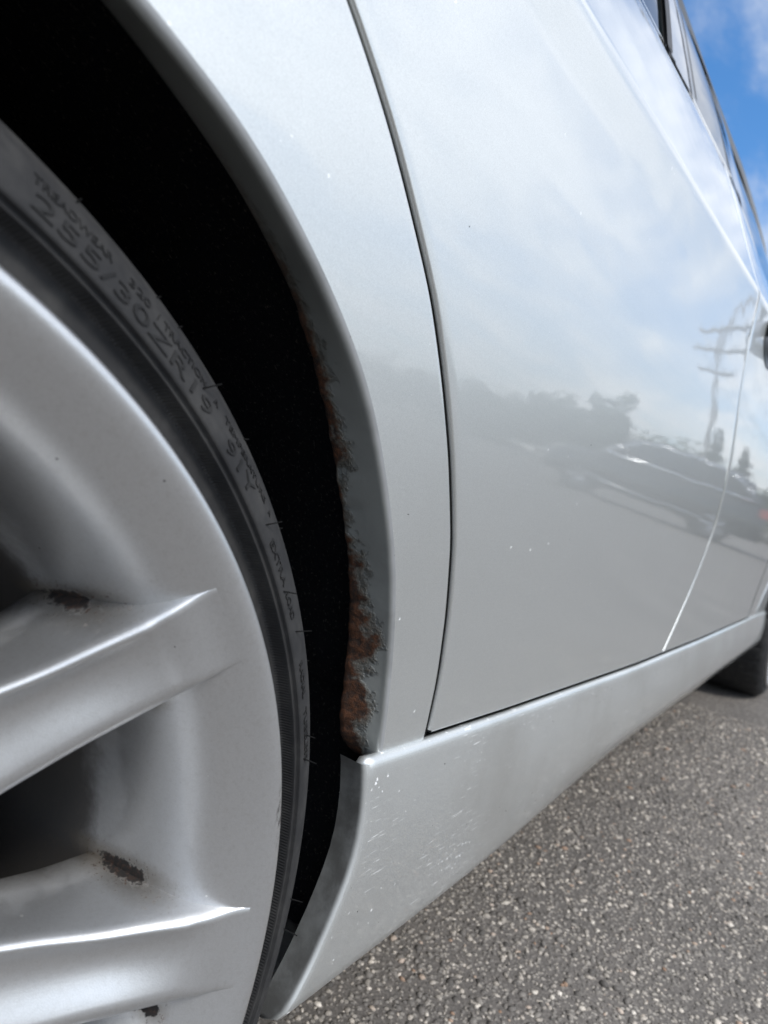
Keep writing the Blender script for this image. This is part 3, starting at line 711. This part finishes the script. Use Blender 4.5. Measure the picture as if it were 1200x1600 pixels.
def spoke_mesh():
    rs = np.r_[np.linspace(.05, .20, 30)[:-1], np.linspace(.20, .2525, 34)]; P = []
    tab = {}
    for nm, T in (('f', SYF), ('u', SUP), ('l', SLO)):
        rd = np.linspace(.05, .256, 240); v = np.array([spl(T, r) for r in rd])
        for _ in range(60): v[1:-1] = .25*v[:-2]+.5*v[1:-1]+.25*v[2:]
        v = np.interp(rs, rd, v)
        tab[nm] = v
    for i, r in enumerate(rs):
        yf, U, L = tab['f'][i], r*math.radians(tab['u'][i]), r*math.radians(tab['l'][i])
        yb_ = float(np.interp(-r, -bq_[14:70, 0], bq_[14:70, 1]))
        if r > .222:
            m_ = min(1, (r-.222)/.012); m_ = m_*m_*(3-2*m_)
            tgt = yb_-36*(max(0, .2478-r))**2+(.0006*min(1, (r-.2478)/.003) if r > .2478 else 0)
            yf = yf*(1-m_)+tgt*m_
        fade = min(1, max(0, (.252-r)/.03)); back = .079 if r < .215 else .079-.03*(r-.215)/.03
        gd = .0052*fade*min(1, (U+L)/.03); sm = min(1, max(0, (.244-r)/.05)); gd = max(0, gd*sm*sm*(3-2*sm)*1.15)
        rr = .0032*fade+.0004
        sec = [(U-.010, back+.001), (U+.0022*fade, back-.002), (U+.0016*fade, back-(back-yf)*.3), (U+.0010*fade, yf+(back-yf)*.4), (U+.0004*fade, yf+(back-yf)*.22), (U+.0001, yf+rr*1.6), (U-.0004*fade, yf+rr*.8), (U-.0013*fade, yf+rr*.28), (U-.0026*fade, yf)]
        a0, a1 = U-.0026*fade, -L+.0075*fade
        for k in range(1, 15):
            t = k/14; sec.append((a0+(a1-a0)*t, yf+gd*(math.sin(math.pi*t**.75)**1.25)))
        for q in (20, 40, 60, 80, 90):
            q = math.radians(q); sec.append((-L+.0075*fade*(1-math.sin(q)), yf+.0075*fade*(1-math.cos(q))+.0002*q))
        sec += [(-L-.0006*fade, yf+(back-yf)*.45), (-L-.0014*fade, yf+(back-yf)*.75), (-L-.0020*fade, back-.002), (-L+.010, back+.001)]
        row = []
        for tt, y in sec:
            row.append((math.sqrt(max(0, r*r-tt*tt)), y, tt))
        P.append(row)
    return np.array(P)
sp_mb = MB().grid(spoke_mesh())
spokes = []
for k in range(10):
    if k == 0: s = sp_mb.build('spoke', M_rim, wheel); recalc(s)
    else: s = spokes[0].copy(); C.objects.link(s)
    s.parent = wheel; spokes.append(s)
# the spokes are baked at their angle so that the dirt mask (object coordinates) stays put
base_me = spokes[0].data
co = np.array([v.co[:] for v in base_me.vertices])
for k, s in enumerate(spokes):
    a = math.radians(33.0+36*k-72); ca, sa = math.cos(a), math.sin(a)
    me = base_me.copy(); q = np.c_[co[:, 0]*ca-co[:, 2]*sa, co[:, 1], co[:, 0]*sa+co[:, 2]*ca]; me.vertices.foreach_set('co', q.ravel()); me.update(); s.data = me
# tyre
TP1 = [(.2560, .0150), (.2600, .0142), (.2630, .0146), (.2680, .0156), (.2712, .0160)]
TPR = [(.2712, .0160), (.2720, .0156), (.2724, .0148), (.2731, .0120), (.2736, .0098)]
TP2 = [(.2736, .0098), (.27375, .0091), (.2739, .00895), (.2742, .0089), (.27425, .0094), (.2752, .0100), (.2759, .0100), (.2762, .0098), (.2764, .0084), (.2766, .0081), (.2778, .0081), (.2800, .0088), (.2820, .0097), (.2850, .0113), (.2880, .0133), (.2910, .0157), (.2935, .0180), (.2955, .0199), (.2962, .0212), (.2968, .0216), (.2985, .0238), (.3000, .0268), (.3018, .0320), (.3034, .040), (.3046, .055), (.3050, .075), (.3052, .13), (.3050, .19), (.303, .22), (.296, .243), (.275, .252), (.255, .235)]
NT = 540
def notch(r, y, i): return r-.0035 if (y > .0262 and y < .06 and i % 15 in (0, 1)) else r
mb = MB(); P, UV = revolve(TP1, NT); mb.grid(P, flip=True, UV=UV); P, UV = revolve(TP2, NT, notch); mb.grid(P, flip=True, UV=UV)
tyre = mb.build('tyre', M_tyre, wheel); recalc(tyre)
P, UV = revolve(TPR, NT); rib = MB().grid(P, flip=True, UV=UV).build('rim_protector', M_rib, wheel)
TPS = [p for p in TP2]
def ysid(r): return np.interp(r, [p[0] for p in TPS[9:22]], [p[1] for p in TPS[9:22]])
def lettering(txt, a0, a1, r_base, height, raise_=.0005, wide=True):
    cu = bpy.data.curves.new('txt', 'FONT'); cu.body = txt; cu.size = 1.0; cu.resolution_u = 3; cu.extrude = .5
    ob = bpy.data.objects.new('txt', cu); C.objects.link(ob)
    bpy.context.view_layer.update(); dg = bpy.context.evaluated_depsgraph_get(); me = bpy.data.meshes.new_from_object(ob.evaluated_get(dg))
    bpy.data.objects.remove(ob); bpy.data.curves.remove(cu)
    n = len(me.vertices); v = np.empty(n*3); me.vertices.foreach_get('co', v); v = v.reshape(-1, 3)
    x0, x1 = v[:, 0].min(), v[:, 0].max(); cap = .69
    th = np.radians(a0+(a1-a0)*(v[:, 0]-x0)/(x1-x0)); r = r_base+height*np.clip(v[:, 1], -.1, .8)/cap
    y = ysid(r)-np.where(v[:, 2] > 0, raise_, -.0004)
    q = np.c_[r*np.cos(th), y, r*np.sin(th)]; me.vertices.foreach_set('co', q.ravel()); me.update()
    o = bpy.data.objects.new('lettering', me); C.objects.link(o); me.materials.clear(); me.materials.append(M_letter); o.parent = wheel; return o
for a in (('TREADWEAR', 66.0, 60.2, .2872, .0032), ('320', 58.7, 56.7, .2872, .0032), ('/', 55.95, 55.75, .2872, .0032), ('TRACTION', 55.3, 50.1, .2872, .0032), ('A', 48.9, 48.3, .2872, .0032), ('TEMPERATURE', 47.2, 39.3, .2872, .0030), ('A', 38.4, 37.9, .2872, .0030),
          ('255/30ZR19', 65.6, 48.7, .2795, .0056), ('91Y', 46.1, 41.1, .2795, .0056), ('EXTRA', 36.4, 31.9, .2800, .0036), ('LOAD', 31.0, 28.3, .2800, .0036), ('RADIAL', 23.6, 19.9, .2800, .0036), ('TUBELESS', 18.6, 13.1, .2800, .0036)):
    lettering(*a)
# moulding hairs on the sidewall
for (r, a, r2, a2) in ((.2856, 50.33, .2925, 49.73), (.2818, 38.0, .2888, 37.49), (.2789, 31.63, .2843, 30.78), (.2814, 26.93, .2893, 26.19), (.2821, 15.69, .2864, 15.04), (.2786, 13.62, .2862, 12.44), (.2832, -1.84, .2912, -2.57), (.2821, -4.67, .2921, -5.88),
                       (.2960, 63.2, .2985, 63.1), (.2962, 56.2, .2985, 56.0), (.2962, 53.8, .2985, 53.6), (.2962, 44.0, .299, 43.6), (.2962, 35.2, .2985, 35.0), (.2962, 21.4, .2985, 21.1)):
    y1 = float(ysid(r)); a, a2 = math.radians(a), math.radians(a2)
    p0 = (r*math.cos(a), y1+.0005, r*math.sin(a)); p1 = (r2*math.cos(a2), y1-.0018 if r < .295 else y1+.0005, r2*math.sin(a2))
    MB().tube(p0, p1, .00036, .00026, 6).build('rubber_hair', M_hair, wheel)
# brake disc and dark back plate
P, UV = revolve([(.06, .105), (.165, .105), (.167, .107), (.167, .13), (.165, .132), (.06, .132)], 64); MB().grid(P).build('brake_disc', M_disc, wheel)
P, UV = revolve([(.0, .165), (.215, .165)], 48); MB().grid(P).build('back_plate', M_dark, wheel)
kids = list(wheel.children)
for loc, rz in (((WB, 0, RC), 0.0), ((0, 2*HALF, RC), math.pi), ((WB, 2*HALF, RC), math.pi)):
    w2 = wheel.copy(); C.objects.link(w2); w2.parent = car; w2.location = loc; w2.rotation_euler = (0, 0, rz); del w2['label']
    for k_ in kids:
        if k_.name.split('.')[0] in ('rubber_hair', 'lettering'): continue
        q = k_.copy(); C.objects.link(q); q.parent = w2
#SURROUNDINGS
# ------------------------------------------------------------------ surroundings across the car park (seen mirrored in the doors)
def polar(az, d, x0=.9): a = math.radians(az); return (x0+d*math.cos(a), d*math.sin(a), 0.0)
def m_leaf(name, c0, c1):
    m, t, b = mat(name, c0, .6, 0, 0, .1, .3)
    geo = t.nodes.new('ShaderNodeNewGeometry')
    t.links.new(mixc(t, geo.outputs['Random Per Island'], c0, c1), b.inputs['Base Color']); return m
M_leaf = m_leaf('broad_leaves', (.030, .050, .016), (.085, .115, .038)); M_needle = m_leaf('dark_needles', (.018, .032, .016), (.045, .065, .030))
M_bark = mat('bark', (.085, .065, .05), .9)[0]
def tree_mesh(seed, h, w_, conifer=False, n=2600):
    r = np.random.default_rng(seed); mb = MB(); mb.tube((0, 0, 0), (0, 0, h*(.9 if conifer else .55)), .045*h**.8*.6, .02, 8)
    for k in range(7):
        a = r.uniform(0, 6.28); z = h*r.uniform(.25, .5); mb.tube((0, 0, z), (w_*.6*math.cos(a), w_*.6*math.sin(a), z+h*.22), .05, .015, 5)
    V = []; F = []
    cl = [(r.normal(0, .42, 3)*np.array([w_, w_, h*.34])+np.array([0, 0, h*.48]), r.uniform(.28, .5)*w_) for _ in range(26)]
    for i in range(n):
        if conifer:
            t = r.random()**.7; z = h*(.12+.88*t); rad = w_*(1-t)*(.75+.35*math.sin(z*9/h*6.28))*math.sqrt(r.random()); a = r.uniform(0, 6.28)
            c = np.array([rad*math.cos(a), rad*math.sin(a), z]); s = .16+.1*(1-t)
        else:
            cc, rr = cl[i % len(cl)]; d = r.normal(0, 1, 3); d /= np.linalg.norm(d); c = cc+d*rr*r.random()**.4; s = r.uniform(.13, .27)
            c[2] = min(abs(c[2]), h)
        u = r.normal(0, 1, 3); u /= np.linalg.norm(u); v = np.cross(u, r.normal(0, 1, 3)); v /= np.linalg.norm(v)
        b = len(V); V += [c-u*s, c-v*s*.6, c+u*s, c+v*s*.6]; F.append((b, b+1, b+2, b+3))
    return mb, V, F
def tree(name, seed, h, w_, conifer, label, group=None):
    o = tag(empty(name), label, 'tree', group); mb, V, F = tree_mesh(seed, h, w_, conifer)
    mb.build('trunk', M_bark, o); mk('crown', V, F, M_needle if conifer else M_leaf, o, False); return o
protos = [tree('broadleaf_tree', k, 6.0, 3.2, False, 'dense green tree in the long row across the car park', 'trees in the far row') for k in (1, 2, 3)]
n_t = 0
for az in list(np.arange(-66, -20.5, 2.6))+[-17.6, -15.2, -13.0, -5.0, -3.4]:
    p = protos[n_t % 3] if n_t < 3 else copy_tree(protos[n_t % 3]); n_t += 1
    d = 50+random.uniform(-4, 4); p.location = polar(az+random.uniform(-.6, .6), d); p.rotation_euler = (0, 0, random.uniform(0, 6))
    el = float(np.interp(az, [-66, -36, -30, -23, -17, -3], [3.9, 4.2, 4.9, 6.6, 5.9, 5.6]))+random.uniform(-.35, .35)
    k = (.5+d*math.tan(math.radians(el)))/6.0; p.scale = (1.0, 1.0, k)
t = tree('tall_tree', 11, 9.4, 2.1, False, 'tallest broadleaf tree standing above the far row of trees'); t.location = polar(-19.6, 50)
for az, hh, lab in ((-11.2, 6.9, 'dark pointed conifer beside the utility pole'), (-9.0, 6.3, 'shorter dark conifer behind the back of the parked car')):
    t = tree('conifer', int(-az*10), hh, 1.5, True, lab); t.location = polar(az, 48)

M_pole = mat('weathered_pole_wood', (.11, .09, .075), .85)[0]; M_ins = mat('insulator_grey', (.3, .3, .3), .4)[0]; M_wire = mat('power_wire', (.03, .03, .03), .6)[0]
def pole(loc, label):
    o = tag(empty('utility_pole', loc), label, 'utility pole')
    MB().tube((0, 0, 0), (0, 0, 9.7), .14, .085, 12).build('post', M_pole, o)
    a = math.radians(-12); ex, ey = -math.sin(a), math.cos(a)
    for z, hl in ((8.95, 1.0), (8.15, 1.05), (7.25, .8)):
        arm = MB(); P = []
        for sgn in (-1, 1): P.append((sgn*hl*ex-.14*math.cos(a), sgn*hl*ey-.14*math.sin(a), z))
        arm.tube(P[0], P[1], .07, .07, 6); ar = arm.build('cross_arm', M_pole, o)
        for q in (-.92, -.45, .45, .92):
            b = (q*hl*ex-.14*math.cos(a), q*hl*ey-.14*math.sin(a), z+.05); MB().tube(b, (b[0], b[1], b[2]+.22), .045, .03, 8).build('insulator', M_ins, ar)
    return o
pole(polar(-12.0, 30), 'wooden utility pole with three cross arms beside the conifers')
pole(polar(-4.6, 76), 'distant wooden utility pole farther along the power line')
pa, pb = Vector(polar(-12.0, 30)), Vector(polar(-4.6, 76))
for z, q in ((9.2, -.9), (9.2, .9), (8.4, -.9), (8.4, .9), (7.5, .6)):
    e = Vector((math.sin(math.radians(12)), math.cos(math.radians(12)), 0))*q; mb = MB(); last = None
    for i in range(17):
        u = i/16; p = pa.lerp(pb, u)+e+Vector((0, 0, z-1.1*4*u*(1-u)))
        if last is not None: mb.tube(last, p, .014, .014, 5, False)
        last = p
    tag(mb.build('power_wire', M_wire), 'thin dark overhead power wire strung between the utility poles', 'wire', 'overhead wires')

# dark estate car parked opposite
M_dp = mat('dark_grey_paint', (.022, .024, .028), .3, .5, 1, .02)[0]; M_chr = mat('chrome_trim', (.75, .76, .78), .12, 1)[0]; M_dg = mat('dark_tinted_glass', (.012, .013, .015), .04, 0, 0, .02, .7)[0]
az0 = -15.2; pc = tag(empty('parked_car', polar(az0, 15.0), math.radians(az0-90)), 'dark grey estate car with chrome window trim parked opposite', 'car')
def loft(secs, name, m_, closed=True):
    mb = MB(); mb.grid(np.array(secs), flip=False); o = mb.build(name, m_, pc); recalc(o); return o
def ring(x, hw, z0, z1, tum):
    pts = []
    for (y, z) in ((-hw+.06, z0), (-hw, z0+.12), (-hw-.01, (z0+z1)/2), (-hw+tum*.5, z1-.08), (-hw+tum, z1), (0, z1+.05), (hw-tum, z1), (hw-tum*.5, z1-.08), (hw+.01, (z0+z1)/2), (hw, z0+.12), (hw-.06, z0), (-hw+.06, z0)): pts.append((x, y, z))
    return pts
loft([ring(x, hw, .30, z1, .07) for x, hw, z1 in ((-2.33, .5, .98), (-2.30, .80, 1.08), (-2.15, .89, 1.12), (-1.2, .92, 1.13), (0, .92, 1.12), (1.0, .92, 1.08), (1.35, .91, 1.05), (2.0, .87, .98), (2.25, .80, .88), (2.32, .5, .70))], 'body', M_dp)
gh = ((-2.18, 1.14, 1.16), (-1.95, 1.12, 1.50), (-1.6, 1.12, 1.68), (-.8, 1.12, 1.76), (.2, 1.12, 1.74), (.55, 1.11, 1.66), (1.25, 1.08, 1.12))
loft([[(x, s*(.85-(z-1.1)*.28), z) for s, z in ((-1, zb), (-1, zb+(zt-zb)*.5), (-1, zt-.02), (-.8, zt+.02), (0, zt+.04), (.8, zt+.02), (1, zt-.02), (1, zb+(zt-zb)*.5), (1, zb))] for x, zb, zt in gh], 'roof', M_dp)
for s in (-1, 1):
    top = [(-1.95, 1.22), (-1.80, 1.42), (-1.5, 1.60), (-.8, 1.685), (.1, 1.675), (.45, 1.60), (1.05, 1.17)]
    def yy(z): return s*(.862-(z-1.1)*.28)
    secs = [[(x, yy(1.165+(z-1.165)*t), 1.165+(z-1.165)*t) for t in (0, .33, .66, 1)] for x, z in top]
    cuts = [(0, 3), (3, 4), (4, 6)]
    for a, b in cuts: mb = MB().grid(np.array(secs[a:b+1])); recalc(mb.build('side_window', M_dg, pc))
    mb = MB()
    for a, b in zip(top[:-1], top[1:]): mb.tube((a[0], yy(a[1])*1.004, a[1]+.012), (b[0], yy(b[1])*1.004, b[1]+.012), .026, .026, 6)
    mb.build('chrome_trim', M_chr, pc)
    mb = MB().tube((-1.97, yy(1.16)*1.012, 1.16), (1.08, yy(1.16)*1.012, 1.16), .034, .034, 8); mb.build('chrome_trim', M_chr, pc)
    MB().tube((-1.2, s*.935, .42), (1.2, s*.935, .42), .022, .022, 6).build('sill_trim', M_chr, pc)
    for x in (-.95, .25):
        MB().tube((x-.1, s*.945, .98), (x+.1, s*.945, .98), .018, .018, 6).build('door_handle', M_dp, pc)
    MB().box((-2.335, s*.60 if s > 0 else -.90, .86), (-2.12, .90 if s > 0 else s*.60, 1.06)).build('tail_light', M_red, pc, False)
    for x in (-1.38, 1.42):
        wh = MB(); P, UV = revolve([(.22, -.10), (.235, -.115), (.30, -.12), (.335, -.10), (.345, -.05), (.345, .08), (.335, .12), (.2, .12)], 40); wh.grid(P)
        wo = wh.build('wheel', M_tyre, pc); wo.location = (x, s*.83, .345); wo.rotation_euler = (0, 0, 0 if s < 0 else math.pi)
        P, UV = revolve([(.225, -.10), (.22, -.112), (.21, -.10), (.20, -.05), (.19, .06)], 40); rm = MB().grid(P)
        for k in range(5):
            g = 2*math.pi*k/5; rm.tube((.03*math.cos(g), -.085, .03*math.sin(g)), (.215*math.cos(g), -.10, .215*math.sin(g)), .038, .026, 6)
        rm.build('rim', M_chr, wo)
        MB().tube((x, s*.89, .345), (x, s*.60, .345), .40, .40, 28).build('wheel_arch', M_dark, pc)
